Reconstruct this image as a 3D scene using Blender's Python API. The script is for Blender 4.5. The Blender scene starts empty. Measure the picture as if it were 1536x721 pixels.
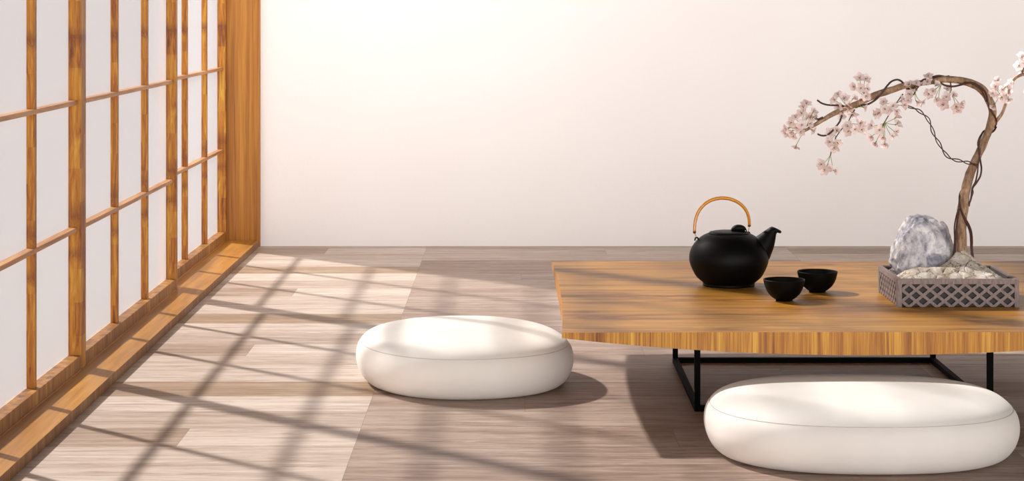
import bpy, bmesh, math, random
from mathutils import Vector, Matrix, noise

random.seed(7)
col = bpy.context.scene.collection
F = 3150.0          # focal length in pixels of the 1536 px wide frame
VX, VY = 771.0, 11.0

# ------------------------------------------------------------------ helpers
def mesh_obj(name, verts, faces, mats, parent=None, loc=(0, 0, 0), smooth=False, midx=None):
    me = bpy.data.meshes.new(name)
    me.from_pydata([tuple(v) for v in verts], [], faces)
    if not isinstance(mats, (list, tuple)): mats = [mats]
    for m in mats: me.materials.append(m)
    if midx:
        for p, i in zip(me.polygons, midx): p.material_index = i
    if smooth:
        for p in me.polygons: p.use_smooth = True
    me.update()
    o = bpy.data.objects.new(name, me)
    col.objects.link(o)
    o.location = loc
    if parent: o.parent = parent
    return o

def empty(name, loc, label=None, cat=None, group=None, kind=None, rz=0):
    o = bpy.data.objects.new(name, None); col.objects.link(o)
    o.empty_display_size = .05
    o.location = loc; o.rotation_euler = (0, 0, rz)
    tag(o, label, cat, group, kind)
    return o

def tag(o, label=None, cat=None, group=None, kind=None):
    if label: o['label'] = label
    if cat: o['category'] = cat
    if group: o['group'] = group
    if kind: o['kind'] = kind
    return o

class MB:
    """collects shapes for ONE mesh"""
    def __init__(s): s.v = []; s.f = []; s.m = []
    def add(s, verts, faces, m=0):
        n = len(s.v); s.v += [Vector(v) for v in verts]
        s.f += [tuple(i + n for i in f) for f in faces]; s.m += [m] * len(faces)
    def box(s, x0, x1, y0, y1, z0, z1, b=0.0, m=0):
        """box with bevelled edges"""
        bm = bmesh.new()
        vs = [bm.verts.new((x, y, z)) for x in (x0, x1) for y in (y0, y1) for z in (z0, z1)]
        for q in ((0,1,3,2),(4,6,7,5),(0,4,5,1),(2,3,7,6),(0,2,6,4),(1,5,7,3)):
            bm.faces.new([vs[i] for i in q])
        if b: bmesh.ops.bevel(bm, geom=bm.edges[:], offset=b, segments=2, affect='EDGES', profile=.7)
        bm.normal_update()
        bm.verts.index_update()
        s.add([v.co.copy() for v in bm.verts], [[v.index for v in f.verts] for f in bm.faces], m)
        bm.free()
    def tube(s, pts, rad, n=12, m=0, cap=True, sub=6, wob=0.0, seed=0):
        P, R = spline(pts, rad, sub)
        rings = frames(P)
        vs = []
        for i, (p, (a, b)) in enumerate(zip(P, rings)):
            for k in range(n):
                t = 2 * math.pi * k / n
                d = a * math.cos(t) + b * math.sin(t)
                r = R[i]
                if wob: r *= 1 + wob * noise.noise(Vector((p.x * 60 + seed, p.y * 60 + d.y * 1.3, p.z * 40)) + d * 1.2)
                vs.append(p + d * r)
        fs = []
        for i in range(len(P) - 1):
            for k in range(n):
                k2 = (k + 1) % n
                fs.append((i*n+k, i*n+k2, (i+1)*n+k2, (i+1)*n+k))
        if cap:
            fs.append(tuple(range(n))[::-1]); fs.append(tuple((len(P)-1)*n + k for k in range(n)))
        s.add(vs, fs, m)
    def lathe(s, prof, n=64, c=(0, 0, 0), m=0):
        vs = []; fs = []
        for r, z in prof:
            for k in range(n):
                t = 2*math.pi*k/n
                vs.append((c[0]+r*math.cos(t), c[1]+r*math.sin(t), c[2]+z))
        for i in range(len(prof)-1):
            for k in range(n):
                k2 = (k+1) % n
                fs.append((i*n+k, i*n+k2, (i+1)*n+k2, (i+1)*n+k))
        s.add(vs, fs, m)
    def build(s, name, mats, parent=None, loc=(0, 0, 0), smooth=False):
        return mesh_obj(name, s.v, s.f, mats, parent, loc, smooth, s.m)

def spline(pts, rad, sub):
    pts = [Vector(p) for p in pts]
    if not isinstance(rad, (list, tuple)): rad = [rad] * len(pts)
    if sub <= 1: return pts, list(rad)
    P = []; R = []
    n = len(pts)
    for i in range(n - 1):
        p0 = pts[max(i-1, 0)]; p1 = pts[i]; p2 = pts[i+1]; p3 = pts[min(i+2, n-1)]
        for j in range(sub):
            t = j / sub
            P.append(.5*((2*p1) + (p2-p0)*t + (2*p0-5*p1+4*p2-p3)*t*t + (3*p1-p0-3*p2+p3)*t**3))
            R.append(rad[i]*(1-t) + rad[i+1]*t)
    P.append(pts[-1]); R.append(rad[-1])
    return P, R

def frames(P):
    out = []; prev = None
    for i in range(len(P)):
        t = (P[min(i+1, len(P)-1)] - P[max(i-1, 0)]).normalized()
        if prev is None:
            up = Vector((0, 1, 0)) if abs(t.y) < .9 else Vector((1, 0, 0))
            a = t.cross(up).normalized()
        else:
            a = (prev - t * prev.dot(t)).normalized()
        b = t.cross(a).normalized(); prev = a
        out.append((a, b))
    return out

def s2l(c):
    return tuple((x/12.92 if x <= .04045 else ((x+.055)/1.055)**2.4) for x in (v/255 for v in c)) + (1,)

# ------------------------------------------------------------------ materials
class Mat:
    def __init__(s, name):
        s.mat = bpy.data.materials.new(name); s.mat.use_nodes = True
        s.t = s.mat.node_tree; s.N = s.t.nodes; s.L = s.t.links
        s.b = s.N['Principled BSDF']; s.out = s.N['Material Output']
        s.tc = s.N.new('ShaderNodeTexCoord')
    def n(s, typ, **kw):
        x = s.N.new(typ)
        for k, v in kw.items(): setattr(x, k, v)
        return x
    def link(s, a, b): s.L.new(a, b)
    def mapping(s, scale, loc=(0, 0, 0), src=None, rot=(0, 0, 0)):
        m = s.n('ShaderNodeMapping'); m.inputs['Scale'].default_value = scale; m.inputs['Location'].default_value = loc
        m.inputs['Rotation'].default_value = rot
        s.link(src or s.tc.outputs['Object'], m.inputs['Vector']); return m.outputs[0]
    def noise(s, vec, scale, detail=4, rough=.55, dist=0):
        x = s.n('ShaderNodeTexNoise'); s.link(vec, x.inputs['Vector'])
        x.inputs['Scale'].default_value = scale; x.inputs['Detail'].default_value = detail
        x.inputs['Roughness'].default_value = rough; x.inputs['Distortion'].default_value = dist
        return x.outputs['Fac']
    def ramp(s, fac, stops, interp='LINEAR'):
        r = s.n('ShaderNodeValToRGB'); r.color_ramp.interpolation = interp
        e = r.color_ramp.elements
        while len(e) < len(stops): e.new(.5)
        for i, (p, c) in enumerate(stops):
            e[i].position = p; e[i].color = c if len(c) == 4 else s2l(c)
        s.link(fac, r.inputs[0]); return r.outputs[0]
    def mix(s, fac, a, b, mode='MIX'):
        x = s.n('ShaderNodeMix', data_type='RGBA', blend_type=mode)
        for inp, v in ((x.inputs['Factor'], fac), (x.inputs['A'], a), (x.inputs['B'], b)):
            if hasattr(v, 'links') or isinstance(v, bpy.types.NodeSocket): s.link(v, inp)
            elif isinstance(v, (tuple, list)): inp.default_value = v
            else: inp.default_value = v
        return x.outputs['Result']
    def math(s, op, a, b=None):
        x = s.n('ShaderNodeMath', operation=op)
        for i, v in enumerate((a, b)):
            if v is None: continue
            if isinstance(v, bpy.types.NodeSocket): s.link(v, x.inputs[i])
            else: x.inputs[i].default_value = v
        return x.outputs[0]
    def bump(s, h, strength, dist=.002):
        x = s.n('ShaderNodeBump'); x.inputs['Strength'].default_value = strength; x.inputs['Distance'].default_value = dist
        s.link(h, x.inputs['Height']); s.link(x.outputs[0], s.b.inputs['Normal'])
    def base(s, c):
        if isinstance(c, bpy.types.NodeSocket): s.link(c, s.b.inputs['Base Color'])
        else: s.b.inputs['Base Color'].default_value = c if len(c) == 4 else s2l(c)
    def set(s, **kw):
        for k, v in kw.items(): s.b.inputs[k].default_value = v
        return s.mat

def wood(name, stops, axis, across=26, along=1.6, rough=.42, blocks=None, coat=0.0, spec=.4, knots=0.0, fine=.25, dist=.6, bands=()):
    """streaky wood with its grain along one object axis"""
    M = Mat(name)
    sc = [across] * 3; sc['XYZ'.index(axis)] = along
    v = M.mapping(tuple(sc))
    a = M.noise(v, 1.0, 5, .6, dist)
    sc2 = [across * 6] * 3; sc2['XYZ'.index(axis)] = along * 4
    b = M.noise(M.mapping(tuple(sc2)), 1.0, 3, .6, .3)
    f = M.math('ADD', M.math('MULTIPLY', a, 1 - fine), M.math('MULTIPLY', b, fine))
    if blocks:
        vm = M.n('ShaderNodeVectorMath', operation='FLOOR')
        M.link(M.mapping(tuple(1/x for x in blocks)), vm.inputs[0])
        wn = M.n('ShaderNodeTexWhiteNoise', noise_dimensions='3D'); M.link(vm.outputs[0], wn.inputs['Vector'])
        f = M.math('ADD', f, M.math('MULTIPLY', M.math('SUBTRACT', wn.outputs['Value'], .5), .16))
    c = M.ramp(f, stops)
    if knots:
        big = M.noise(M.mapping(tuple([11 if ax != axis else 2.6 for ax in 'XYZ'])), 1.0, 4, .6, .8)
        k = M.ramp(big, [(.51, (0, 0, 0, 1)), (.68, (1, 1, 1, 1))])
        kk = M.math('MULTIPLY', k, knots)
        c = M.mix(kk, c, s2l((112, 62, 22)))
    if bands:
        sep = M.n('ShaderNodeSeparateXYZ'); M.link(M.tc.outputs['Object'], sep.inputs[0])
        nz = M.noise(M.mapping((120, 120, 60)), 1.0, 3, .6, 1.5)
        for z0, hh, amt in bands:
            d_ = M.math('ABSOLUTE', M.math('SUBTRACT', M.math('ADD', sep.outputs['Z'], M.math('MULTIPLY', M.math('SUBTRACT', nz, .5), .03)), z0))
            k_ = M.math('MULTIPLY', M.math('MAXIMUM', M.math('SUBTRACT', 1.0, M.math('DIVIDE', d_, hh)), 0.0), M.math('MULTIPLY', nz, amt * 2))
            kc = M.n('ShaderNodeClamp'); M.link(k_, kc.inputs[0])
            c = M.mix(kc.outputs[0], c, s2l((116, 58, 12)))
    M.base(c); M.bump(f, .12, .0015)
    M.set(**{'Roughness': rough, 'Coat Weight': coat, 'Coat Roughness': .22, 'Specular IOR Level': spec})
    return M.mat

HONEY = [(.30, (112, 56, 10)), (.42, (158, 90, 22)), (.52, (186, 116, 38)), (.62, (206, 142, 58)), (.74, (224, 172, 84))]
m_shoji = wood('golden shoji wood', [(.30, (107, 52, 10)), (.40, (146, 83, 17)), (.50, (173, 108, 25)), (.60, (189, 130, 37)), (.70, (204, 158, 52))],
               'Z', 60, 5.5, .5, blocks=(.013, .4, .09), fine=.2, dist=1.4, bands=((.893, .030, .75), (.415, .045, .7), (.31, .025, .6), (1.35, .03, .7), (2.0, .04, .7)))
m_muntin_h = wood('muntin wood', [(.3, (150, 98, 52)), (.5, (184, 128, 78)), (.7, (212, 160, 104))], 'Y', 70, 3, .5)
m_rail = wood('rail wood', [(.30, (99, 59, 19)), (.45, (140, 89, 34)), (.58, (171, 118, 48)), (.72, (204, 155, 76))], 'Z', 34, 4, .45, blocks=(.2, .05, .2), fine=.2)
m_sill = wood('sill wood', [(.30, (136, 86, 26)), (.45, (167, 112, 40)), (.58, (188, 132, 53)), (.74, (206, 157, 74))], 'Y', 24, 1.2, .4, fine=.3)
m_sill_side = wood('sill edge wood', [(.30, (103, 62, 26)), (.5, (138, 89, 39)), (.7, (175, 123, 60))], 'Z', 30, 3, .5)
m_post = wood('post wood', [(.30, (111, 61, 11)), (.42, (145, 88, 21)), (.52, (168, 108, 31)), (.64, (185, 127, 41)), (.76, (198, 147, 56))], 'Z', 42, 1.0, .45, fine=.35)
m_strip = wood('track strip wood', [(.3, (184, 108, 48)), (.7, (214, 146, 84))], 'Y', 30, 2, .4)
m_top = wood('honey table wood', [(.28, (113, 66, 21)), (.40, (150, 96, 33)), (.50, (171, 119, 45)), (.62, (187, 137, 59)), (.76, (200, 156, 74))],
             'X', 20, 1.5, .42, coat=.0, spec=.2, knots=.9, fine=.35, dist=1.2)
m_edge = wood('table edge grain wood', [(.33, (110, 56, 8)), (.43, (158, 96, 20)), (.51, (182, 122, 32)), (.60, (206, 150, 48)), (.72, (230, 182, 76))],
              'Z', 62, 1.5, .45, fine=.4, dist=.9)

def simple(name, c, rough=.5, metal=0, spec=.5, bumpscale=None, bs=.1, bd=.001, coat=0, sheen=0):
    M = Mat(name); M.base(c)
    if bumpscale: M.bump(M.noise(M.tc.outputs['Object'], bumpscale, 4), bs, bd)
    return M.set(**{'Roughness': rough, 'Metallic': metal, 'Specular IOR Level': spec, 'Coat Weight': coat, 'Sheen Weight': sheen})

m_iron = simple('matte black steel', (4, 4, 4), .7, 0, .08)
m_pot = simple('black cast iron glaze', (6, 5, 4), .5, 0, .12, 260, .12, .0006)
m_bowl = simple('black stoneware', (7, 5, 4), .55, 0, .1, 320, .1, .0004)
m_brass = simple('brass wire', (196, 140, 60), .35, .8)
m_vine = simple('dark red vine', (62, 26, 20), .45, 0, .4, 400, .2, .0005)
m_stalk = simple('green flower stalk', (128, 138, 58), .6)
m_twig = simple('purple brown twig', (74, 44, 40), .6)
m_core = simple('dark flower centre', (120, 84, 84), .7)
m_liner = simple('dark planter lining', (62, 58, 56), .8)
m_cap = simple('dark brown handle end', (58, 26, 12), .4)

# handle cane
M = Mat('amber cane'); f = M.noise(M.mapping((200, 200, 200)), 1, 3)
M.base(M.ramp(f, [(.3, (196, 122, 14)), (.7, (216, 146, 30))])); m_cane = M.set(Roughness=.25, **{'Coat Weight': .5})

# planter stained wood
M = Mat('grey brown planter wood'); f = M.noise(M.mapping((240, 240, 60)), 1, 4)
M.base(M.ramp(f, [(.3, (112, 96, 92)), (.7, (146, 128, 122))])); M.bump(f, .1, .0006); m_plant = M.set(Roughness=.6)

# cushion cloth
M = Mat('cream boucle cloth')
g = M.noise(M.tc.outputs['Object'], 900, 2); f2 = M.noise(M.tc.outputs['Object'], 7, 3)
M.base(M.ramp(f2, [(.3, (240, 234, 226)), (.7, (247, 242, 235))])); M.bump(g, .25, .0008)
m_cloth = M.set(Roughness=.9, **{'Sheen Weight': .15, 'Specular IOR Level': .15})
m_seam = simple('grey seam thread', (196, 186, 174), .9)

# trunk bark
M = Mat('pale tan bark'); v = M.mapping((60, 60, 22)); f = M.noise(v, 1, 6, .65, .8)
c = M.ramp(f, [(.30, (84, 60, 42)), (.45, (130, 100, 74)), (.6, (166, 136, 108)), (.75, (196, 170, 142))])
f3 = M.noise(M.mapping((220, 220, 120)), 1, 2); c = M.mix(M.ramp(f3, [(.62, (0,0,0,1)), (.72, (1,1,1,1))]), c, s2l((92, 60, 42)))
M.base(c); M.bump(f, .5, .003); m_bark = M.set(Roughness=.75)

# cracked clay mound
M = Mat('pale cracked clay'); v = M.tc.outputs['Object']
f = M.noise(v, 30, 6, .65); f4 = M.noise(v, 130, 4, .6)
c = M.ramp(f, [(.32, (150, 132, 112)), (.45, (194, 180, 162)), (.58, (216, 207, 194)), (.70, (230, 223, 213))])
c = M.mix(M.ramp(f4, [(.60, (0,0,0,1)), (.70, (1,1,1,1))]), c, s2l((120, 96, 74)))
vd = M.n('ShaderNodeTexVoronoi', feature='DISTANCE_TO_EDGE'); vd.inputs['Scale'].default_value = 15
nv_ = M.n('ShaderNodeTexNoise'); nv_.inputs['Scale'].default_value = 60; M.link(v, nv_.inputs['Vector'])
vm_ = M.n('ShaderNodeVectorMath', operation='MULTIPLY_ADD'); M.link(nv_.outputs['Color'], vm_.inputs[0]); vm_.inputs[1].default_value = (.03, .03, .03); M.link(v, vm_.inputs[2])
M.link(vm_.outputs[0], vd.inputs['Vector'])
c = M.mix(M.ramp(vd.outputs['Distance'], [(.0, (.9, .9, .9, 1)), (.022, (0, 0, 0, 1))]), c, s2l((84, 64, 50)))
M.base(c); M.bump(f4, .5, .003); m_clay = M.set(Roughness=.9)

# marbled grey rock
M = Mat('grey white veined stone'); v = M.tc.outputs['Object']
a = M.noise(v, 26, 6, .65, .5); w = M.noise(M.mapping((1, 1, .8)), 13, 4, .55, .7)
ridge = M.math('ABSOLUTE', M.math('SUBTRACT', w, .5))
vein = M.ramp(ridge, [(0.0, (1, 1, 1, 1)), (.09, (0, 0, 0, 1))])
c = M.ramp(a, [(.34, (84, 84, 98)), (.45, (134, 132, 143)), (.55, (178, 175, 181)), (.66, (226, 222, 221))])
fk = M.noise(v, 160, 3, .6)
c = M.mix(M.math('MULTIPLY', vein, .5), c, s2l((232, 228, 226)))
c = M.mix(M.ramp(fk, [(.55, (0,0,0,1)), (.75, (.5,.5,.5,1))]), c, s2l((88, 86, 98)))
M.base(c); M.bump(M.math('ADD', a, fk), .4, .003); m_rock = M.set(Roughness=.6)

# petals
M = Mat('pale pink petal'); f = M.noise(M.tc.outputs['Object'], 300, 2)
M.base(M.ramp(f, [(.3, (230, 206, 200)), (.7, (247, 232, 228))])); m_petal = M.set(Roughness=.7)
tr = M.n('ShaderNodeBsdfTranslucent'); tr.inputs[0].default_value = s2l((246, 230, 226))
mx = M.n('ShaderNodeMixShader'); mx.inputs[0].default_value = .35
M.link(M.b.outputs[0], mx.inputs[1]); M.link(tr.outputs[0], mx.inputs[2]); M.link(mx.outputs[0], M.out.inputs[0])

# shoji paper: thin translucent sheet that lets part of the sun straight through
M = Mat('shoji paper')
df = M.n('ShaderNodeBsdfDiffuse'); df.inputs[0].default_value = s2l((226, 226, 230))
tl = M.n('ShaderNodeBsdfTranslucent'); tl.inputs[0].default_value = s2l((246, 242, 242))
tp = M.n('ShaderNodeBsdfTransparent'); tp.inputs[0].default_value = (.98, .97, .96, 1)
m1 = M.n('ShaderNodeMixShader'); m1.inputs[0].default_value = .15
m2 = M.n('ShaderNodeMixShader'); m2.inputs[0].default_value = .5
M.link(df.outputs[0], m1.inputs[1]); M.link(tl.outputs[0], m1.inputs[2])
M.link(m1.outputs[0], m2.inputs[1]); M.link(tp.outputs[0], m2.inputs[2]); M.link(m2.outputs[0], M.out.inputs[0])
m_paper = M.mat

# plaster
M = Mat('off white plaster'); v = M.tc.outputs['Object']
f = M.noise(v, 90, 5, .6); f2 = M.noise(v, 1.2, 2)
M.base(M.ramp(f2, [(.3, (236, 230, 227)), (.7, (240, 235, 232))])); M.bump(f, .22, .0025); m_wall = M.set(Roughness=.85, **{'Specular IOR Level': .2})

# floor planks: tone and offset come per plank
M = Mat('limed oak planks')
at = M.n('ShaderNodeAttribute', attribute_name='tone'); ao = M.n('ShaderNodeAttribute', attribute_name='shift')
av = M.n('ShaderNodeVectorMath', operation='ADD'); M.link(M.tc.outputs['Object'], av.inputs[0]); M.link(ao.outputs['Vector'], av.inputs[1])
v = M.mapping((1.6, 26, 1), src=av.outputs[0]); a = M.noise(v, 1, 6, .62, 1.0)
v2 = M.mapping((9, 190, 1), src=av.outputs[0]); b = M.noise(v2, 1, 3, .6, .3)
v3 = M.mapping((4.5, 46, 1), src=av.outputs[0]); d = M.noise(v3, 1, 5, .65, 2.6)
f = M.math('ADD', M.math('MULTIPLY', a, .42), M.math('ADD', M.math('MULTIPLY', b, .16), M.math('MULTIPLY', d, .42)))
sp = M.n('ShaderNodeSeparateColor'); M.link(at.outputs['Color'], sp.inputs[0])
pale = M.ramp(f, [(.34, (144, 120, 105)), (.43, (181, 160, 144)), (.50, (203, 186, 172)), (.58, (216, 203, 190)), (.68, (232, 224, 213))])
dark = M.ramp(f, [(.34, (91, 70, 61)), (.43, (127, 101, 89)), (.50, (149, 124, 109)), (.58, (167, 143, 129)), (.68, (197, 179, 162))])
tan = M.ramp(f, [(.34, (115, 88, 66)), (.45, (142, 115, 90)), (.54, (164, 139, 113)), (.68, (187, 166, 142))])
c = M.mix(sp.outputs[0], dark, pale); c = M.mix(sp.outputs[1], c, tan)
M.base(c); M.bump(f, .2, .0012); m_floor = M.set(Roughness=.5, **{'Specular IOR Level': .35})
m_gap = simple('dark joint', (120, 98, 88), .9)

# ------------------------------------------------------------------ setting
YB = 8.80
def build_floor():
    mb = MB(); tones = []; shifts = []
    W = .2073; g = .00025
    y_start = 5.198 - W * 24
    n0 = -24; n1 = int((YB - 5.198) / W) + 1
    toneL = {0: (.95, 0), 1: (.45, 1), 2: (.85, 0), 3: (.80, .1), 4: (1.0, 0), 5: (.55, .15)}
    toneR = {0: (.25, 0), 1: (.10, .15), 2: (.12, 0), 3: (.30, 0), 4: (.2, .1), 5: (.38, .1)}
    rng = random.Random(3)
    for n in range(n0, n1 + 1):
        ya = 5.198 + n * W; yb = min(ya + W, YB + .05)
        if ya > YB: break
        r = n % 6
        for tile in range(-2, 5):
            xa = -.364 + 1.496 * tile; xb = xa + 1.496
            cuts = [xa, xb]
            if r == 4: cuts = [xa, xa + 1.09, xb] if tile % 2 else [xa, xa + .74, xb]
            elif tile % 2 == 0 and r == 0: cuts = [xa, xa + .391, xb]
            elif tile % 2 == 0 and r == 2: cuts = [xa, xa + 1.1, xb]
            for i in range(len(cuts) - 1):
                x0, x1 = max(cuts[i], -1.245), cuts[i+1]
                if x1 <= x0 + .01: continue
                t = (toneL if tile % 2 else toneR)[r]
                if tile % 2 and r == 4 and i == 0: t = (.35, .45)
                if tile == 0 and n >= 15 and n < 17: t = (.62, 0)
                jit = rng.uniform(-.07, .07)
                mb.add([(x0+g, ya+g, 0), (x1-g, ya+g, 0), (x1-g, yb-g, 0), (x0+g, yb-g, 0)], [(0, 1, 2, 3)], 0)
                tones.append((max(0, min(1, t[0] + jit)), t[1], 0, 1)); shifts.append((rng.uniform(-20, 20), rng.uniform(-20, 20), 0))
    X0, X1, Y0, Y1 = -1.245, -.364 + 1.496*5, 5.198 - W*24, YB + .05
    nf = len(mb.f)
    mb.box(X0, X1, Y0, Y1, -.06, -.0008, 0, 1)
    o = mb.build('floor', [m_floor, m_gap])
    a = o.data.attributes.new('tone', 'FLOAT_COLOR', 'FACE'); b = o.data.attributes.new('shift', 'FLOAT_VECTOR', 'FACE')
    for i in range(len(mb.f)):
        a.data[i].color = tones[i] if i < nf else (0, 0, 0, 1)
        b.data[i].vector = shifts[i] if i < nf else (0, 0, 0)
    tag(o, kind='structure')
build_floor()

mb = MB(); mb.box(-1.245, 7.1, YB, YB + .12, -.06, 3.6)
tag(mb.build('wall_back', m_wall), kind='structure')

# raised sill the screens slide on, corner post, head beam
SZ = .027
def front_edge_mats(o):
    for p in o.data.polygons:
        if p.normal.x > .7: p.material_index = 1
mb = MB(); mb.box(-1.245, -1.0655, .6, 8.775, 0.0, SZ, .0012)
o = mb.build('trim_1', [m_sill, m_sill_side]); front_edge_mats(o); tag(o, kind='structure')
mb = MB(); mb.box(-1.245, -1.062, 8.776, YB, 0.0, 3.35, .001)
tag(mb.build('trim_2', m_post), kind='structure')
mb = MB(); mb.box(-1.245, -1.0655, .6, 8.775, 3.202, 3.35, .002)
tag(mb.build('trim_3', m_sill), kind='structure')

def screen(idx, y0, y1, xf, bars):
    """one sliding shoji screen; xf = face of the stiles, glass .034 behind"""
    e = empty('door_%d' % idx, (xf - .017, (y0 + y1) / 2, SZ), kind='structure')
    L = Vector(e.location)
    def part(name, mat, *b, bev=.0008):
        mb = MB(); x0, x1, ya, yb, z0, z1 = b
        mb.box(x0 - L.x, x1 - L.x, ya - L.y, yb - L.y, z0 - L.z, z1 - L.z, bev)
        return mb.build(name, mat, e)
    xg = xf - .034; sw = .030; zt = 3.198
    part('stile', m_shoji, xg - .004, xf, y0, y0 + sw, SZ + .0005, zt)
    part('stile', m_shoji, xg - .004, xf, y1 - sw, y1, SZ + .0005, zt)
    part('bottom_rail', m_rail, xg - .004, xf - .0008, y0 + sw, y1 - sw, SZ + .0035, .0655)
    part('top_rail', m_rail, xg - .004, xf - .0008, y0 + sw, y1 - sw, zt - .05, zt - .0005)
    part('runner', m_strip, xg, xf + .0022, y0 + sw + .012, y1 - sw - .012, SZ + .0003, SZ + .0034, bev=.0005)
    for b in bars: part('vertical_muntin', m_shoji, xg + .0006, xf - .0125, b, b + .020, .0655, zt - .05)
    for k in range(9):
        z = .403 + .341 * k
        if z > zt - .06: break
        part('horizontal_muntin', m_muntin_h, xg + .0006, xf - .0105, y0 + sw, y1 - sw, z - .006, z + .006)
    part('paper', m_paper, xg - .0008, xg, y0 + sw - .004, y1 - sw + .004, .060, zt - .045, bev=0)
    return e

XF, XR = -1.163, -1.2005
screen(1, 4.091, 5.675, XF, [4.62, 5.152])
screen(2, 5.6755, 7.259, XF, [6.226, 6.735])
screen(3, 7.325, 8.774, XR, [7.795, 8.292])
screen(4, 2.56, 4.16, XR, [3.07, 3.60])
screen(5, .98, 2.62, XF, [1.5, 2.05])

# ------------------------------------------------------------------ low table
TZ = .246
TC = (.817, 5.56)
HW, HD = .706, .692
tb = empty('coffee_table', (TC[0], TC[1], 0), 'low square coffee table with honey wood top curving underneath and black steel base', 'table')
def tabletop():
    N = 48; vs = []; fs = []; mi = []
    def P(a, b, bottom):
        ind = .012
        x = a * (HW - ind * (1 - b*b)); y = b * (HD - ind * (1 - a*a))
        z = TZ - (.0125 + .0415 * (1 - a*a*b*b)) if bottom else TZ
        return (x, y, z)
    idx = {}
    for bt in (0, 1):
        for i in range(N+1):
            for j in range(N+1):
                idx[bt, i, j] = len(vs); vs.append(P(-1 + 2*i/N, -1 + 2*j/N, bt))
    for i in range(N):
        for j in range(N):
            fs.append((idx[0,i,j], idx[0,i+1,j], idx[0,i+1,j+1], idx[0,i,j+1])); mi.append(0)
            fs.append((idx[1,i,j], idx[1,i,j+1], idx[1,i+1,j+1], idx[1,i+1,j])); mi.append(0)
    for i in range(N):
        fs.append((idx[0,i,0], idx[1,i,0], idx[1,i+1,0], idx[0,i+1,0])); mi.append(1)
        fs.append((idx[0,i+1,N], idx[1,i+1,N], idx[1,i,N], idx[0,i,N])); mi.append(1)
        fs.append((idx[0,0,i+1], idx[1,0,i+1], idx[1,0,i], idx[0,0,i])); mi.append(1)
        fs.append((idx[0,N,i], idx[1,N,i], idx[1,N,i+1], idx[0,N,i+1])); mi.append(1)
    return mesh_obj('tabletop', vs, fs, [m_top, m_edge], tb, midx=mi)
tabletop()
lx, ly, bw = .370, .362, .0145
def under(x, y):
    a, b = x / HW, y / HD
    return TZ - (.0125 + .0415 * (1 - a*a*b*b))
for sx in (-1, 1):
    for sy in (-1, 1):
        cx, cy = sx * (lx - bw/2), sy * (ly - bw/2)
        mb = MB(); mb.box(cx - bw/2, cx + bw/2, cy - bw/2, cy + bw/2, .0, under(cx, cy) + .004, .0008)
        mb.build('leg', m_iron, tb)
for sy in (-1, 1):
    cy = sy * (ly - bw/2)
    mb = MB(); mb.box(-lx + bw, lx - bw, cy - bw/2, cy + bw/2, 0, bw, .0008); mb.build('base_rail', m_iron, tb)
for sx in (-1, 1):
    cx = sx * (lx - bw/2)
    mb = MB(); mb.box(cx - bw/2, cx + bw/2, -ly + bw, ly - bw, 0, bw, .0008); mb.build('base_rail', m_iron, tb)

# ------------------------------------------------------------------ floor cushions
def cushion(loc, rz, a, b, nexp, label, h=1.0):
    e = empty('floor_cushion', loc, label, 'cushion', 'cream floor cushions around the table', rz=rz)
    prof = [(.0, .0), (.5, .0), (.80, .0), (.885, .004), (.935, .014), (.972, .03), (.993, .048), (1.0, .064), (.996, .082),
            (.982, .097), (.958, .1085), (.925, .119), (.875, .1275), (.80, .1345), (.68, .1400), (.50, .1440), (.28, .1460), (.0, .1470)]
    # resample the profile smoothly
    pr, _ = spline([(p[0], 0, p[1] * h) for p in prof], 1.0, 4)
    n = 128; vs = []; fs = []
    def foot(t, s):
        c, q = math.cos(t), math.sin(t)
        r = (abs(c)**nexp + abs(q)**nexp) ** (-1/nexp)
        return a * s * r * c, b * s * r * q
    def size(s):  # keep the edge roll the same width on both axes
        d = (1 - s) * (a + b) / 2
        return d
    for p in pr:
        s = max(p.x, 0)
        for k in range(n):
            t = 2*math.pi*k/n
            c, q = math.cos(t), math.sin(t)
            r = (abs(c)**nexp + abs(q)**nexp) ** (-1/nexp)
            d = (1 - s)
            if s > .6:
                dd = d * (a + b) / 2
                x = max(a - dd, 0) * r * c; y = max(b - dd, 0) * r * q
            else:
                dd = .4 * (a + b) / 2; k2 = s / .6
                x = (a - dd) * k2 * r * c; y = (b - dd) * k2 * r * q
            x += .0015 * noise.noise(Vector((c*2, q*2, p.z*12)))
            vs.append((x, y, max(p.z, 0)))
    m = len(pr)
    for i in range(m - 1):
        for k in range(n):
            k2 = (k+1) % n
            fs.append((i*n+k, i*n+k2, (i+1)*n+k2, (i+1)*n+k))
    c = mesh_obj('cover', vs, fs, m_cloth, e, smooth=True)
    mb = MB(); ring = []
    i = min(range(m), key=lambda j: abs(pr[j].z - .1085 * h) + (10 if pr[j].x < .9 else 0))
    ring = [Vector(vs[i*n + k]) for k in range(n)]; ring.append(ring[0])
    mb.tube(ring, .0008, 6, sub=1, cap=False)
    mb.build('seam', m_seam, e, smooth=True)
    return e
cushion((-.134, 5.632, 0), math.radians(12), .287, .328, 2.25, 'cream oval floor cushion on the bare floor left of the table')
cushion((.779, 4.735, 0), 0, .3495, .290, 2.4, 'wide cream floor cushion in the foreground, tucked in front of the table')

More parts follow.
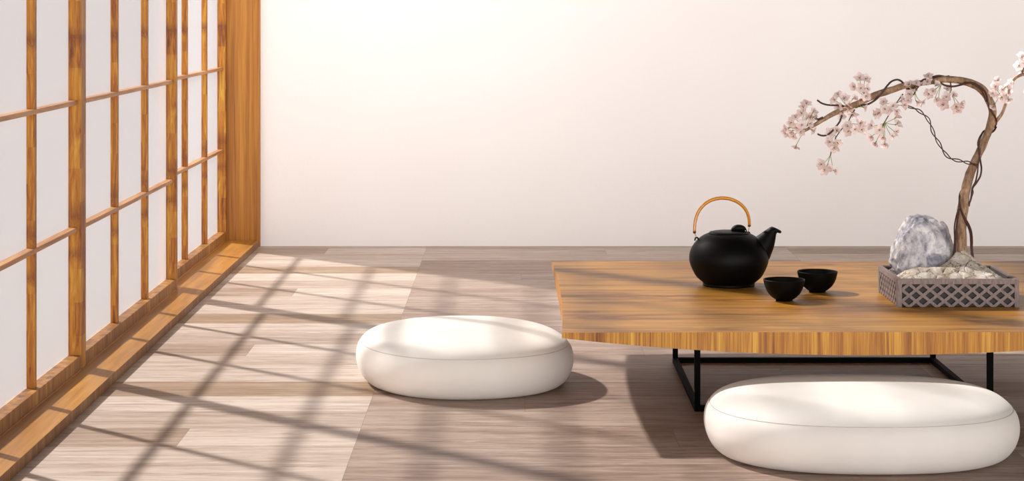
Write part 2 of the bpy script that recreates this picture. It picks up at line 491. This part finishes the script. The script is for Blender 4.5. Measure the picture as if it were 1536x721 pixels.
# ------------------------------------------------------------------ teapot
tp_ = empty('teapot', (.583, 5.700, TZ), 'black round teapot with an arched amber handle, beside two small bowls on the table', 'teapot')
mb = MB()
prof = [(.0, .004), (.060, .004), (.064, .0), (.069, .0), (.0705, .003), (.070, .008), (.075, .0125), (.088, .024), (.0985, .042), (.1055, .060), (.1075, .074), (.1055, .090),
        (.0985, .106), (.088, .120), (.076, .131), (.064, .138), (.0575, .1405), (.0555, .1385), (.0, .1385)]
pp, _ = spline([(r, 0, z) for r, z in prof[4:17]], 1, 4)
prof2 = prof[:4] + [(p.x, p.z) for p in pp] + prof[17:]
mb.lathe(prof2, 96)
mb.build('body', m_pot, tp_, smooth=True)
# spout: lofted cone with a drooping lip
mb = MB()
RG = [((-.002, .106), (.040, .050), .034), ((.033, .112), (.082, .056), .036), ((.057, .120), (.106, .068), .035), ((.0715, .1315), (.1150, .0860), .030), ((.0845, .1405), (.1225, .1080), .0238),
      ((.0965, .1490), (.1262, .1270), .0185), ((.1056, .1548), (.1282, .1400), .0150), ((.1098, .1578), (.1318, .1440), .0138), ((.1130, .1592), (.1378, .1422), .0132), ((.1145, .1602), (.1412, .1438), .0128),
      ((.1156, .1604), (.1418, .1468), .0124), ((.1170, .1598), (.1395, .1500), .0112), ((.1185, .1575), (.1320, .1500), .0095), ((.1130, .1500), (.1230, .1430), .0080)]
n = 32; vs = []; fs = []
U_, W_ = spline([(u[0], 0, u[1]) for u, d, w_ in RG], [w_ for u, d, w_ in RG], 4)
D_, _ = spline([(d[0], 0, d[1]) for u, d, w_ in RG], 1, 4)
for u, d, w_ in zip(U_, D_, W_):
    c_ = (u + d) / 2; h_ = (d - u) / 2
    for k in range(n):
        a = 2*math.pi*k/n
        vs.append(c_ + h_ * math.cos(a) + Vector((0, 1, 0)) * math.sin(a) * w_)
tot = len(U_)
for i in range(tot - 1):
    for k in range(n):
        k2 = (k+1) % n; fs.append((i*n+k, i*n+k2, (i+1)*n+k2, (i+1)*n+k))
fs.append(tuple((tot-1)*n + k for k in range(n)))
mb.add(vs, fs); sp_ = mb.build('spout', m_pot, tp_, smooth=True)
sp_.rotation_euler = (0, 0, math.radians(-5))
# lid with curved tab knob
mb = MB(); mb.lathe([(.0, .1387), (.0535, .1387), (.0550, .1400), (.0545, .1425), (.0515, .1450), (.043, .1468), (.025, .1478), (.0, .1482)], 80)
lid = mb.build('lid', m_pot, tp_, smooth=True)
mb = MB(); N = 20; vs = []; fs = []
for i in range(N+1):
    s = i / N; a = math.pi * (1 - s)
    x = .027 + .0215 * math.cos(a); z = .1455 + .0185 * math.sin(a) ** .85
    if s > .85: z = max(z, .1478 + .003 * (s - .85) / .15)
    w = .0135 * (.55 + .45 * math.sin(a))
    th = .0045; bb = max(.002, z - .1475) if s < .80 else .003
    for (dy, dz) in ((-w, 0), (-w*.7, th*.6), (0, th), (w*.7, th*.6), (w, 0), (w*.7, -bb*.8), (0, -bb), (-w*.7, -bb*.8)):
        vs.append((x, dy, z + dz - .0035))
for i in range(N):
    for k in range(8):
        k2 = (k+1) % 8; fs.append((i*8+k, i*8+k2, (i+1)*8+k2, (i+1)*8+k))
fs.append(tuple(range(8))[::-1]); fs.append(tuple(N*8 + k for k in range(8)))
mb.add(vs, fs); mb.build('knob', m_pot, lid, smooth=True)
# lugs, wires, cane handle
hl = Vector((-.0875, -.004, .1275)); hr = Vector((.0560, .030, .1385))
for h_, nrm in ((hl, Vector((-.6, 0, .8))), (hr, Vector((.3, .3, .9)))):
    mb = MB(); mb.tube([h_ + Vector((-.005, 0, -.006)), h_ + Vector((-.003, 0, .0015)), h_ + Vector((.003, 0, .0015)), h_ + Vector((.005, 0, -.006))], .0021, 10)
    mb.build('lug', m_pot, tp_, smooth=True)
arch = []; arad = []
for i in range(25):
    s = i / 24; a = math.pi * (1.03 - 1.03 * s) 
    ze = .1455 + .0145 * s; x = -.0172 + .0762 * math.cos(math.pi * (1 - s)); z = ze + (.2355 - ze) * math.sin(math.pi * s) ** .82
    y = -.004 + .034 * s
    arch.append((x, y, z)); arad.append(.0040 + .0008 * math.sin(math.pi * s))
hd = MB(); hd.tube(arch, arad, 16, sub=3); handle = hd.build('handle', m_cane, tp_, smooth=True)
A0, A1 = Vector(arch[0]), Vector(arch[-1])
for a_, h_, nx in ((A0, hl, Vector(arch[1])), (A1, hr, Vector(arch[-2]))):
    d = (a_ - nx).normalized()
    mb = MB(); mb.tube([a_ - d*.001, a_ + d*.003, a_ + d*.0045], [.0044, .0040, .0022], 14, sub=2); mb.build('handle_tip', m_cap, handle, smooth=True)
    mb = MB(); mb.tube([a_ + d*.003, (a_ + h_) / 2, h_ + Vector((0, 0, .001))], .0011, 8, sub=3); mb.build('wire', m_brass, handle, smooth=True)

# ------------------------------------------------------------------ tea bowls
def bowl_mesh():
    mb = MB()
    prof = [(0, .003), (.017, .003), (.0185, 0), (.0212, 0), (.0222, .003), (.0305, .0085), (.0405, .0185), (.0475, .031), (.0515, .044), (.0534, .0535),
            (.0530, .0550), (.0512, .0548), (.0490, .044), (.0445, .031), (.036, .019), (.024, .0105), (.010, .0075), (0, .0072)]
    a, _ = spline([(r, 0, z) for r, z in prof[4:10]], 1, 5); b, _ = spline([(r, 0, z) for r, z in prof[11:]], 1, 4)
    mb.lathe(prof[:4] + [(p.x, p.z) for p in a] + [prof[10]] + [(max(p.x, 0), p.z) for p in b], 72)
    return mb.build('tea_bowl', m_bowl, None, (0, 0, 0), True)
b1 = bowl_mesh(); b1.location = (.695, 5.404, TZ)
tag(b1, 'small black tea bowl nearer the front, left of the other bowl', 'bowl', 'black tea bowls on the table')
b2 = b1.copy(); col.objects.link(b2); b2.location = (.8046, 5.570, TZ); b2.rotation_euler = (0, 0, 1.1)
b2['label'] = 'small black tea bowl farther back, partly behind the front bowl on its right'

# ------------------------------------------------------------------ planter
PX0, PX1, PY0, PY1, PH = .965, 1.271, 5.283, 5.569, .071
PC = ((PX0+PX1)/2, (PY0+PY1)/2)
pl = empty('planter_box', (PC[0], PC[1], TZ), 'low square grey-brown planter with diamond lattice sides at the right of the table', 'planter')
hw, hd_ = (PX1-PX0)/2, (PY1-PY0)/2
def clip(poly, x0, x1, y0, y1):
    def cl(poly, f, inter):
        out = []
        for i in range(len(poly)):
            a, b = poly[i-1], poly[i]
            if f(b):
                if not f(a): out.append(inter(a, b))
                out.append(b)
            elif f(a): out.append(inter(a, b))
        return out
    def ix(v): return lambda a, b: (v, a[1] + (b[1]-a[1])*(v-a[0])/(b[0]-a[0]))
    def iy(v): return lambda a, b: (a[0] + (b[0]-a[0])*(v-a[1])/(b[1]-a[1]), v)
    for f, i in ((lambda p: p[0] >= x0-1e-9, ix(x0)), (lambda p: p[0] <= x1+1e-9, ix(x1)), (lambda p: p[1] >= y0-1e-9, iy(y0)), (lambda p: p[1] <= y1+1e-9, iy(y1))):
        poly = cl(poly, f, i)
        if not poly: return []
    return poly
def side(length, tohere):
    """one lattice side in a (u, depth, z) frame; u from -length/2 .. length/2, depth 0 = outer face"""
    fr = MB(); la = MB()
    st, top, bot = .0112, .0132, .0006
    L2 = length/2
    for args in ((-L2, -L2+st, 0, .010, 0, PH), (L2-st, L2, 0, .010, 0, PH), (-L2+st, L2-st, 0, .010, PH-top, PH)):
        fr.box(*args, .0006)
    x0, x1, z0, z1 = -L2+st, L2-st, bot, PH-top
    pu = (x1-x0)/8; pz = (z1-z0)/2; hwid = .0037
    ang = math.atan2(pz, pu)
    for sgn in (1, -1):
        for k in range(-3, 12):
            # bars run through the midpoints between diamonds
            cx = x0 + (k + .5) * pu; cz = z0
            dx, dz = math.cos(ang), sgn * math.sin(ang)
            nx, nz = -dz * hwid, dx * hwid
            l = .5
            poly = [(cx - dx*l + nx, cz - dz*l + nz), (cx - dx*l - nx, cz - dz*l - nz), (cx + dx*l - nx, cz + dz*l - nz), (cx + dx*l + nx, cz + dz*l + nz)]
            poly = clip(poly, x0, x1, z0, z1)
            if len(poly) < 3: continue
            area = sum(poly[i-1][0]*poly[i][1]-poly[i][0]*poly[i-1][1] for i in range(len(poly)))
            if abs(area) < 1e-7: continue
            d0 = .0012 if sgn == 1 else .0014; d1 = .0026
            m = len(poly)
            vs = [(p[0], d0, p[1]) for p in poly] + [(p[0], d1, p[1]) for p in poly]
            fs = [tuple(range(m)), tuple(range(m, 2*m))[::-1]] + [(i, (i+1) % m, m+(i+1) % m, m+i) for i in range(m)]
            la.add(vs, fs)
    for mbb in (fr, la): mbb.v = [tohere(v) for v in mbb.v]
    f = fr.build('side_frame', m_plant, pl); l = la.build('lattice', m_plant, f)
    for o in (f, l):
        bm = bmesh.new(); bm.from_mesh(o.data); bmesh.ops.recalc_face_normals(bm, faces=bm.faces); bm.to_mesh(o.data); bm.free()
side(2*hw, lambda v: Vector((v.x, -hd_ + v.y, v.z)))
side(2*hw, lambda v: Vector((v.x, hd_ - v.y, v.z)))
side(2*hd_ - .0204, lambda v: Vector((-hw + v.y, v.x, v.z)))
side(2*hd_ - .0204, lambda v: Vector((hw - v.y, v.x, v.z)))
mb = MB(); t = .002; i = .0102
mb.box(-hw+i, hw-i, -hd_+i, hd_-i, .001, .003)
mb.box(-hw+i, -hw+i+t, -hd_+i, hd_-i, .003, PH-.004); mb.box(hw-i-t, hw-i, -hd_+i, hd_-i, .003, PH-.004)
mb.box(-hw+i+t, hw-i-t, -hd_+i, -hd_+i+t, .003, PH-.004); mb.box(-hw+i+t, hw-i-t, hd_-i-t, hd_-i, .003, PH-.004)
mb.build('liner', m_liner, pl)

# ------------------------------------------------------------------ clay mound
TX, TY = 1.159, 5.43
def mound_h(x, y):
    """height above table, x,y relative to planter centre"""
    dx, dy = x - (TX - PC[0]), y - (TY - PC[1])
    r = math.hypot(dx * (1.0 if dx < 0 else 1.15), dy * .95)
    h = .068 + .058 * math.exp(-(r / .052) ** 1.6) + .006
    # low shoulder running to the front left
    sx, sy = x + .070, y + .060
    h += .014 * math.exp(-((sx/.075)**2 + (sy/.055)**2))
    # sinks towards rim
    ex = min(hw - .014 - abs(x), .05) / .05; ey = min(hd_ - .014 - abs(y), .04) / .04
    h -= .020 * (1 - max(0, min(1, ex))) ** 2 + .008 * (1 - max(0, min(1, ey))) ** 2
    # drops away behind, at the back left, where the rock sits
    v = Vector((x*22, y*22, 3.1))
    h += .006 * noise.fractal(v, 1.0, 2.0, 4)
    v2 = Vector((x*17 + 2.3 + .35*noise.noise(v*1.5), y*17 + .35*noise.noise(v*1.5 + Vector((9, 0, 0))), .4))
    ds, _ = noise.voronoi(v2, distance_metric='DISTANCE', exponent=2.5)
    c = ds[1] - ds[0]
    if c < .06: h -= .010 * (1 - c/.06)
    bx, by = (x - (1.069 - PC[0])) / .099, (y - (5.482 - PC[1])) / .074
    q = math.hypot(bx, by)
    w_ = max(0, min(1, (1.12 - q) / .14)); w_ = w_*w_*(3-2*w_)
    h = h * (1 - w_) + min(h, .044) * w_
    return h
NX, NY = 220, 200; vs = []; fs = []
xm, ym = hw - .0128, hd_ - .0128
for j in range(NY+1):
    for ii in range(NX+1):
        x = -xm + 2*xm*ii/NX; y = -ym + 2*ym*j/NY
        vs.append((x, y, mound_h(x, y)))
for j in range(NY):
    for ii in range(NX):
        a = j*(NX+1)+ii; fs.append((a, a+1, a+NX+2, a+NX+1))
nv = len(vs)
ringi = [ii for ii in range(NX+1)] + [j*(NX+1)+NX for j in range(1, NY+1)] + [NY*(NX+1)+ii for ii in range(NX-1, -1, -1)] + [j*(NX+1) for j in range(NY-1, 0, -1)]
for r in ringi: vs.append((vs[r][0], vs[r][1], .004))
m = len(ringi)
for k in range(m): fs.append((ringi[k], nv + k, nv + (k+1) % m, ringi[(k+1) % m]))
fs.append(tuple(nv + k for k in range(m))[::-1])
clay = mesh_obj('clay_mound', vs, fs, m_clay, None, (PC[0], PC[1], TZ), True)
tag(clay, 'pale beige cracked clay mound filling the lattice planter around the trunk', 'clay')

# ------------------------------------------------------------------ rock
def rock():
    bm = bmesh.new(); bmesh.ops.create_icosphere(bm, subdivisions=6, radius=1)
    for v in bm.verts:
        p = v.co.copy(); n_ = p.normalized()
        d = .11 * noise.fractal(n_ * 1.3 + Vector((4.2, 1.1, 7.7)), 1, 2, 4)
        ds, _ = noise.voronoi(n_ * 1.7 + Vector((1.7, 3.1, .6)) + Vector((.2, .2, .2)) * noise.noise(n_ * 4), distance_metric='DISTANCE', exponent=2.5)
        d += .11 * (min(ds[1] - ds[0], .40) - .2)
        d += .010 * noise.fractal(n_ * 12, 1, 2, 3)
        hor = math.hypot(n_.x, n_.y)
        f_ = 1.0
        if n_.z < 0: f_ = (1 / max(.45, hor)) ** .8
        else: f_ = 1 - .10 * n_.z * (1 - n_.z) * 2
        q = Vector((n_.x * .0835 * (1 + d) * f_, n_.y * .060 * (1 + d) * f_, n_.z * (.110 if n_.z > 0 else .058) * (1 + (d if n_.z > 0 else 0))))
        v.co = q
    me = bpy.data.meshes.new('rock'); bm.to_mesh(me); bm.free()
    me.materials.append(m_rock)
    for p in me.polygons: p.use_smooth = True
    o = bpy.data.objects.new('rock', me); col.objects.link(o)
    o.location = (1.069, 5.482, TZ + .104)
    tag(o, 'rounded grey and white veined rock standing on the clay left of the trunk', 'rock')
    return o
rk = rock()

# ------------------------------------------------------------------ blossom tree
S = 580.0                                # the trunk stands 5.43 m away
def T(x, y, d=0.0):                      # drawing units -> metres in the tree's own frame
    return Vector(((x - 1443) / S, d, (375 - y) / S))
TB = 1 - (375 - VY) / S                  # height of the trunk foot
tree = empty('blossom_tree', (TX, TY, TB), 'small bent bonsai tree with pale pink blossoms and red-brown vines, rooted in the clay', 'bonsai')
mb = MB()
tr_pts = [(1443, 384, 8.6, 0), (1443, 372, 7.6, 0), (1442, 352, 7.2, 0), (1442, 335, 7.6, 0), (1443.5, 315, 8.2, 0), (1447, 291, 7.4, 0), (1454, 264, 7.0, .004), (1463, 242, 6.2, .006),
          (1473, 222, 5.9, .006), (1480.5, 203, 5.6, .005), (1487, 184, 5.9, .003), (1488.3, 166, 5.8, 0), (1482.5, 149, 6.2, -.002), (1473, 134.5, 6.6, -.002), (1459, 126, 6.2, 0),
          (1439, 120.5, 5.6, .002), (1415, 119.3, 5.0, .003), (1387, 123.8, 4.3, .003), (1358, 128, 4.6, 0), (1334.7, 135.3, 5.2, -.004), (1311, 143, 5.3, -.006), (1285, 155, 4.6, -.008),
          (1256, 166.5, 3.7, -.01), (1235.7, 177.5, 3.3, -.012), (1221, 186.5, 2.8, -.014), (1205, 196, 1.8, -.014)]
mb.tube([T(p[0], p[1], p[3]) for p in tr_pts], [p[2]/S for p in tr_pts], 18, sub=7, wob=.16)
mb.build('trunk', m_bark, tree, smooth=True)
mb = MB(); br = [(1488, 188, 3.2, .003), (1495.5, 180, 2.7, .002), (1503, 169, 2.4, .0), (1508.5, 153, 2.3, -.002), (1512, 137, 2.2, -.002), (1517.5, 123, 2.3, 0), (1526, 114.5, 2.4, 0), (1538, 110.5, 2.3, 0), (1552, 106, 1.8, 0), (1570, 96, 1.3, .01)]
mb.tube([T(p[0], p[1], p[3]) for p in br], [p[2]/S for p in br], 12, sub=6, wob=.1); mb.build('branch', m_bark, tree, smooth=True)

def vine(pts, r=1.45, name='vine', mat=None, parent=None):
    mb = MB(); mb.tube([T(p[0], p[1], p[2] if len(p) > 2 else 0) for p in pts], [r/S]*len(pts), 8, sub=6)
    return mb.build(name, mat or m_vine, parent or tree, smooth=True)
fr_, bk = -.0155, .014       # in front of / behind the trunk
vine([(1430, 392, -.002), (1432.5, 372, -.003), (1432.8, 360, -.004), (1433.6, 339, -.006), (1436, 318, -.011), (1437.5, 303, -.009), (1438.5, 293, -.004), (1443, 287, bk)])
vine([(1435, 322, -.010), (1438, 311, -.0135), (1443, 324, fr_), (1448.5, 335, -.014), (1453.5, 347, -.009), (1455.2, 360, -.005), (1456.2, 372, -.002), (1458.5, 392, -.002)])
vine([(1437, 305, -.012), (1441, 317, fr_-.001), (1446.5, 328, fr_-.001), (1452, 337, -.012), (1456, 348, -.008), (1457.6, 362, -.004), (1457.8, 372, -.001), (1460.5, 392, 0)], 1.2)
vine([(1428, 392, .001), (1431.0, 372, .001), (1431.8, 358, .002), (1431.6, 340, .002), (1433.5, 325, -.003), (1436, 312, -.009)], 1.1)
vine([(1451.6, 307, -.006), (1455.5, 298, -.004), (1456.8, 288, -.004), (1458, 281, -.006), (1463, 274, -.008), (1469.5, 264, -.004), (1471.3, 253, -.004), (1469.6, 243, -.008), (1467.5, 233, -.012),
      (1466.3, 222, -.011), (1467.5, 212, -.007), (1471, 203, -.004), (1477.4, 197, bk), (1486, 194, bk), (1493, 189, .006), (1494, 181, -.002), (1489, 172, -.012), (1483.5, 163, -.012), (1480.4, 154, -.011),
      (1478.5, 144, -.012), (1474, 135, -.015), (1463, 126.5, -.015), (1452, 123.6, -.012), (1439.6, 127, -.010), (1428, 129.3, -.008), (1416, 127.5, -.004), (1407, 121.5, -.002), (1401, 115.8, .004), (1409, 113.6, .008), (1420, 115.5, .011)])
vine([(1452.5, 309, -.005), (1454.2, 300, -.006), (1458.5, 289, -.003), (1457.2, 281, -.008), (1461.5, 272, -.010), (1464, 259, -.013), (1464.8, 247, -.015), (1466.8, 236, -.015), (1467.9, 226, -.013), (1465.0, 216, -.010), (1468, 206, -.007), (1474, 199, .004)], 1.2)
vine([(1494.5, 190, .004), (1492, 196, .010), (1487, 200, bk)], 1.6)
vine([(1477.5, 152, -.012), (1473.5, 141, -.013), (1467, 132, -.0165), (1456, 124.5, -.0165), (1444, 123.5, -.013)], 1.3)
vine([(1425, 114.6, .010), (1413, 115.8, .006), (1402, 114.7, 0), (1391, 117.8, -.008), (1383, 119.8, -.010), (1377.5, 125.5, -.010), (1370, 131.5, -.002), (1360, 133.5, .008)], 1.7)
vine([(1355.5, 125.5, .002), (1350.5, 121.3, -.006), (1344, 119.2, -.010), (1335.5, 122, -.012), (1328.5, 128.5, -.0165), (1322.5, 136, -.019), (1315.5, 145, -.019), (1308.5, 151, -.018), (1300, 155.8, -.016), (1291, 157.5, -.014), (1282, 161, -.008)], 1.5)
vine([(1224, 149.5, -.016), (1230.5, 154, -.016), (1238.6, 156.6, -.015), (1248, 157.4, -.013), (1258, 157.6, -.012), (1270, 160, -.008)], 1.35)
vine([(1224.6, 200.2, -.014), (1230, 202.4, -.015), (1236, 202.6, -.016), (1243.5, 199, -.016), (1250, 192, -.015), (1255.5, 185.5, -.013), (1259, 180, -.012), (1263, 168, -.010)], 1.35)
vine([(1221, 176, -.016), (1225, 178.5, -.016), (1229.5, 177, -.017), (1233, 175.5, -.017)], 1.8)
# the hanging pair twisted round each other
cl = [(1355, 158), (1364, 160.5), (1373, 163.5), (1381, 169), (1388.5, 176), (1393.5, 185), (1397, 196), (1401.5, 206), (1407.5, 216), (1414, 227), (1421, 235), (1430.5, 239), (1440.5, 241), (1449, 243), (1457, 245), (1463, 247)]
P_, _ = spline([(x, 0, y) for x, y in cl], 1, 5)
for ph in (0, math.pi):
    pts = []
    for i_, p in enumerate(P_):
        t = (P_[min(i_+1, len(P_)-1)] - P_[max(i_-1, 0)]).normalized(); nn = Vector((-t.z, 0, t.x))
        a = i_ * .36 + ph; amp = 2.0 if 8 < i_ < 68 else 1.2
        q = p + nn * math.sin(a) * amp
        pts.append((q.x, q.z, -.014 + math.cos(a) * amp / S))
    mb = MB(); mb.tube([T(*p) for p in pts], [.85/S]*len(pts), 6, sub=2); mb.build('vine', m_vine, tree, smooth=True)

# blossoms -----------------------------------------------------------------
def blossom_mesh(seed, open_):
    rg = random.Random(seed); mb = MB()
    L_, W_ = .0112, .0084
    for k in range(5):
        a0 = 2*math.pi*k/5 + rg.uniform(-.12, .12); lift = open_ + rg.uniform(-.12, .12)
        ln = L_ * rg.uniform(.9, 1.08); nu, nvv = 6, 6; vs = []; fs = []
        for i_ in range(nu+1):
            u = i_/nu
            wd = W_ * .5 * math.sqrt(max(.03, 1 - ((u - .60) / (.60 if u < .6 else .43)) ** 2))
            for j in range(nvv+1):
                s = -1 + 2*j/nvv
                rr = .0008 + ln * u - (.0012 * u * (1 - min(1, abs(s)*3)) if i_ == nu else 0) - .0018*u*s*s
                zz = rr * math.sin(lift) * (1 - .35*u) + .0012 * s*s * u + .0004*math.sin(5*u + k)
                x = rr * math.cos(lift); y = s * wd
                vs.append((x*math.cos(a0) - y*math.sin(a0), x*math.sin(a0) + y*math.cos(a0), zz))
        for i_ in range(nu):
            for j in range(nvv):
                a = i_*(nvv+1)+j; fs.append((a, a+1, a+nvv+2, a+nvv+1))
        mb.add(vs, fs, 0)
    # green calyx behind, dark centre with stamens
    mb.lathe([(0, -.0042), (.0007, -.0042), (.0011, -.0020), (.0014, .0002), (.0009, .0012), (0, .0014)], 8, m=2)
    for k in range(5):
        a = k * 2*math.pi/5; d = Vector((math.cos(a)*.45, math.sin(a)*.45, 1)).normalized()
        mb.tube([d*.001, d*.0045, d*.0062], [.0002, .0002, .0004], 5, m=1, sub=1)
    me = bpy.data.meshes.new('blossom'); me.from_pydata([tuple(v) for v in mb.v], [], mb.f)
    for mm in (m_petal, m_core, m_stalk): me.materials.append(mm)
    for p, i_ in zip(me.polygons, mb.m): p.material_index = i_; p.use_smooth = True
    return me
BM = [blossom_mesh(s, o_) for s, o_ in ((1, .25), (2, .5), (3, .75), (4, .40))]

def cluster(pts, root, twig=None, rg=random.Random(11), back=()):
    """pts: flower places; root: where its stalks meet"""
    mb = MB()
    rd = root[2] if len(root) > 2 else -.012
    R_ = T(root[0], root[1], rd)
    cx = sum(p[0] for p in pts)/len(pts); cy = sum(p[1] for p in pts)/len(pts)
    places = []
    for (x, y) in pts:
        d = rd - .006 + rg.uniform(-.014, .014)
        p = T(x, y, d)
        out = Vector(((x-cx)/S, 0, (cy-y)/S)); out = out * 45 + Vector((rg.uniform(-.5, .5), -1.0 + rg.uniform(-.5, .45), rg.uniform(-.35, .45)))
        nrm = out.normalized(); places.append((p, nrm))
        back_p = p - nrm * .004
        mid = (R_ + back_p) / 2 + Vector((rg.uniform(-.002, .002), .002, -.001))
        mb.tube([R_, mid, back_p], [.0008, .0007, .0008], 6, m=0, sub=4)
    mats = [m_stalk, m_twig]
    if twig:
        mb.tube([T(*q) for q in twig], [.0019] + [.0014]*(len(twig)-1), 8, m=1, sub=5)
    c = mb.build('flower_cluster', mats, tree, smooth=True)
    for p, nrm in places:
        o = bpy.data.objects.new('blossom', rg.choice(BM)); col.objects.link(o); o.parent = c
        o.location = p
        q = nrm.to_track_quat('Z', 'Y') ; o.rotation_mode = 'QUATERNION'
        o.rotation_quaternion = q @ Matrix.Rotation(rg.uniform(0, 6.28), 3, 'Z').to_quaternion()
        s = rg.uniform(1.3, 1.65); o.scale = (s, s, s)
def b1p(l): return [(1170 + u/4.008, 90 + v/4.008) for u, v in l]
def b2p(l): return [(1290 + u/5.15, 90 + v/5.15) for u, v in l]
def b3p(l): return [(1410 + u/5.15, 70 + v/5.15) for u, v in l]
cluster(b1p([(200, 338), (172, 345), (120, 385), (60, 425), (130, 285), (190, 308), (158, 345), (85, 345), (60, 372), (90, 400), (38, 405), (118, 425), (165, 380), (148, 262), (75, 450), (90, 515), (35, 432), (185, 418), (120, 320)]), (1207, 192, -.014))
cluster(b1p([(385, 290), (420, 290), (380, 230), (345, 210), (438, 230), (465, 262), (350, 280), (405, 262), (368, 330), (432, 325), (325, 240), (490, 280)]), (1270, 160, -.01))
cluster(b1p([(508, 115), (468, 108), (478, 165), (515, 170), (440, 158), (505, 210)]), (1297, 147, -.008), [(1306, 142, -.008), (1298, 143, -.010), (1293, 138, -.012)])
cluster(b1p([(295, 435), (290, 488), (338, 492), (330, 425), (318, 520)]), (1251, 200, -.014), [(1270, 183, -.012), (1262, 192, -.013), (1252, 206, -.014), (1247, 220, -.014), (1244, 233, -.014)])
cluster(b1p([(405, 425), (398, 395), (440, 412), (478, 380), (480, 415)]), (1272, 184, -.012), [(1281, 164, -.008), (1274, 176, -.011), (1270, 186, -.012)])
cluster(b1p([(238, 622), (258, 655), (285, 648), (318, 660)]), (1244, 232, -.014))
cluster(b2p([(178, 325), (180, 375), (145, 405), (208, 385), (118, 418), (245, 355), (270, 392), (310, 310), (320, 345)]), (1341, 155, -.008), [(1354, 141, 0), (1346, 151, -.006), (1336, 165, -.010), (1327, 180, -.012), (1322, 188, -.012)])
cluster(b2p([(85, 505), (135, 535), (85, 590), (165, 590), (110, 635), (180, 640), (235, 580), (262, 548), (280, 490), (268, 440)]), (1326, 184, -.012))
cluster(b2p([(372, 195), (405, 222), (380, 262), (358, 305), (425, 180), (470, 325), (425, 318)]), (1372, 140, -.006), [(1380, 127, -.004), (1374, 133, -.008), (1368, 143, -.010)])
cluster(b2p([(520, 125), (510, 170), (572, 190), (552, 235), (530, 260), (600, 315), (570, 295)]), (1411, 126, -.008))
cluster(b2p([(670, 225), (700, 270), (655, 285), (640, 335), (722, 350), (762, 335), (735, 375), (625, 340)]), (1425, 136, -.010), [(1425, 124, -.002), (1425.5, 130, -.008), (1425, 137, -.010)])
cluster(b3p([(440, 262), (428, 310), (500, 305), (530, 285), (398, 355), (462, 385), (400, 455), (470, 330), (522, 355), (508, 400)]), (1499, 142, -.008))
cluster(b3p([(632, 82), (645, 125), (608, 145), (628, 185), (665, 105)]), (1535, 108, -.002), [(1532, 112, 0), (1533, 107, -.004), (1535, 101, -.006)])
cluster([(1538, 138)], (1545, 132, 0), [(1548, 108, 0), (1549, 120, 0), (1546, 131, 0)])

# ------------------------------------------------------------------ light
sun = bpy.data.lights.new('sun', 'SUN'); sun.energy = 20; sun.angle = math.radians(2.1); sun.color = (1.0, .975, .95)
so = bpy.data.objects.new('sun', sun); col.objects.link(so)
so.rotation_euler = Vector((.91, -.86, -1.0)).to_track_quat('-Z', 'Y').to_euler(); so.location = (-4, 12, 5)
# added unseen fill light above the frame, brightening the back wall towards the screens
lp = bpy.data.lights.new('wall_fill', 'AREA'); lp.shape = 'RECTANGLE'; lp.size = 2.0; lp.size_y = .12; lp.energy = 17.5; lp.color = (1.0, .985, .97); lp.spread = math.radians(150)
lo = bpy.data.objects.new('wall_fill', lp); col.objects.link(lo); lo.location = (-.70, 7.35, 2.0)
lo.rotation_euler = (Vector((-.45, YB, .85)) - lo.location).to_track_quat('-Z', 'X').to_euler()
lo.rotation_euler = (math.radians(90 - 44), 0, 0)

# soft daylight: brightest low in front of the room (open towards the viewer), dim overhead
w = bpy.data.worlds.new('daylight'); bpy.context.scene.world = w; w.use_nodes = True
t = w.node_tree; N = t.nodes; L = t.links; bg = N['Background']
tc = N.new('ShaderNodeTexCoord')
def wm(op, a, b=None):
    x = N.new('ShaderNodeMath'); x.operation = op
    for i, v in enumerate((a, b)):
        if v is None: continue
        if isinstance(v, bpy.types.NodeSocket): L.new(v, x.inputs[i])
        else: x.inputs[i].default_value = v
    return x.outputs[0]
def wdot(d):
    d = Vector(d).normalized(); x = N.new('ShaderNodeVectorMath'); x.operation = 'DOT_PRODUCT'
    L.new(tc.outputs['Generated'], x.inputs[0]); x.inputs[1].default_value = d
    return wm('MAXIMUM', x.outputs['Value'], 0.0)
sz_ = N.new('ShaderNodeSeparateXYZ'); L.new(tc.outputs['Generated'], sz_.inputs[0])
el = wm('DIVIDE', wm('SUBTRACT', sz_.outputs['Z'], .06), .17)
band = wm('EXPONENT', wm('MULTIPLY', wm('MULTIPLY', el, el), -1.0))
lobe = wm('MULTIPLY', wm('MULTIPLY', wm('POWER', wdot((.05, -1, 0)), 3.0), band), 8.2)
side_ = wm('MULTIPLY', wdot((-1, .3, .1)), .36)
tot_ = wm('ADD', wm('ADD', lobe, side_), .04)
bg.inputs[0].default_value = (1.0, .985, .98, 1); L.new(tot_, bg.inputs[1])

# ------------------------------------------------------------------ camera
cam = bpy.data.cameras.new('camera'); co = bpy.data.objects.new('camera', cam); col.objects.link(co)
cam.sensor_width = 36; cam.lens = F / 1536 * 36
cam.shift_x = (768 - VX) / 1536; cam.shift_y = -(360.5 - VY) / 1536
co.location = (0, 0, 1.0); co.rotation_euler = (math.radians(90), 0, 0)
cam.clip_start = .1
sc = bpy.context.scene; sc.camera = co
sc.view_settings.view_transform = 'Standard'; sc.view_settings.look = 'None'
sc.view_settings.exposure = 0.0; sc.view_settings.gamma = 1; sc.view_settings.use_curve_mapping = False
sc.cycles.max_bounces = 10; sc.cycles.diffuse_bounces = 5; sc.cycles.transparent_max_bounces = 12
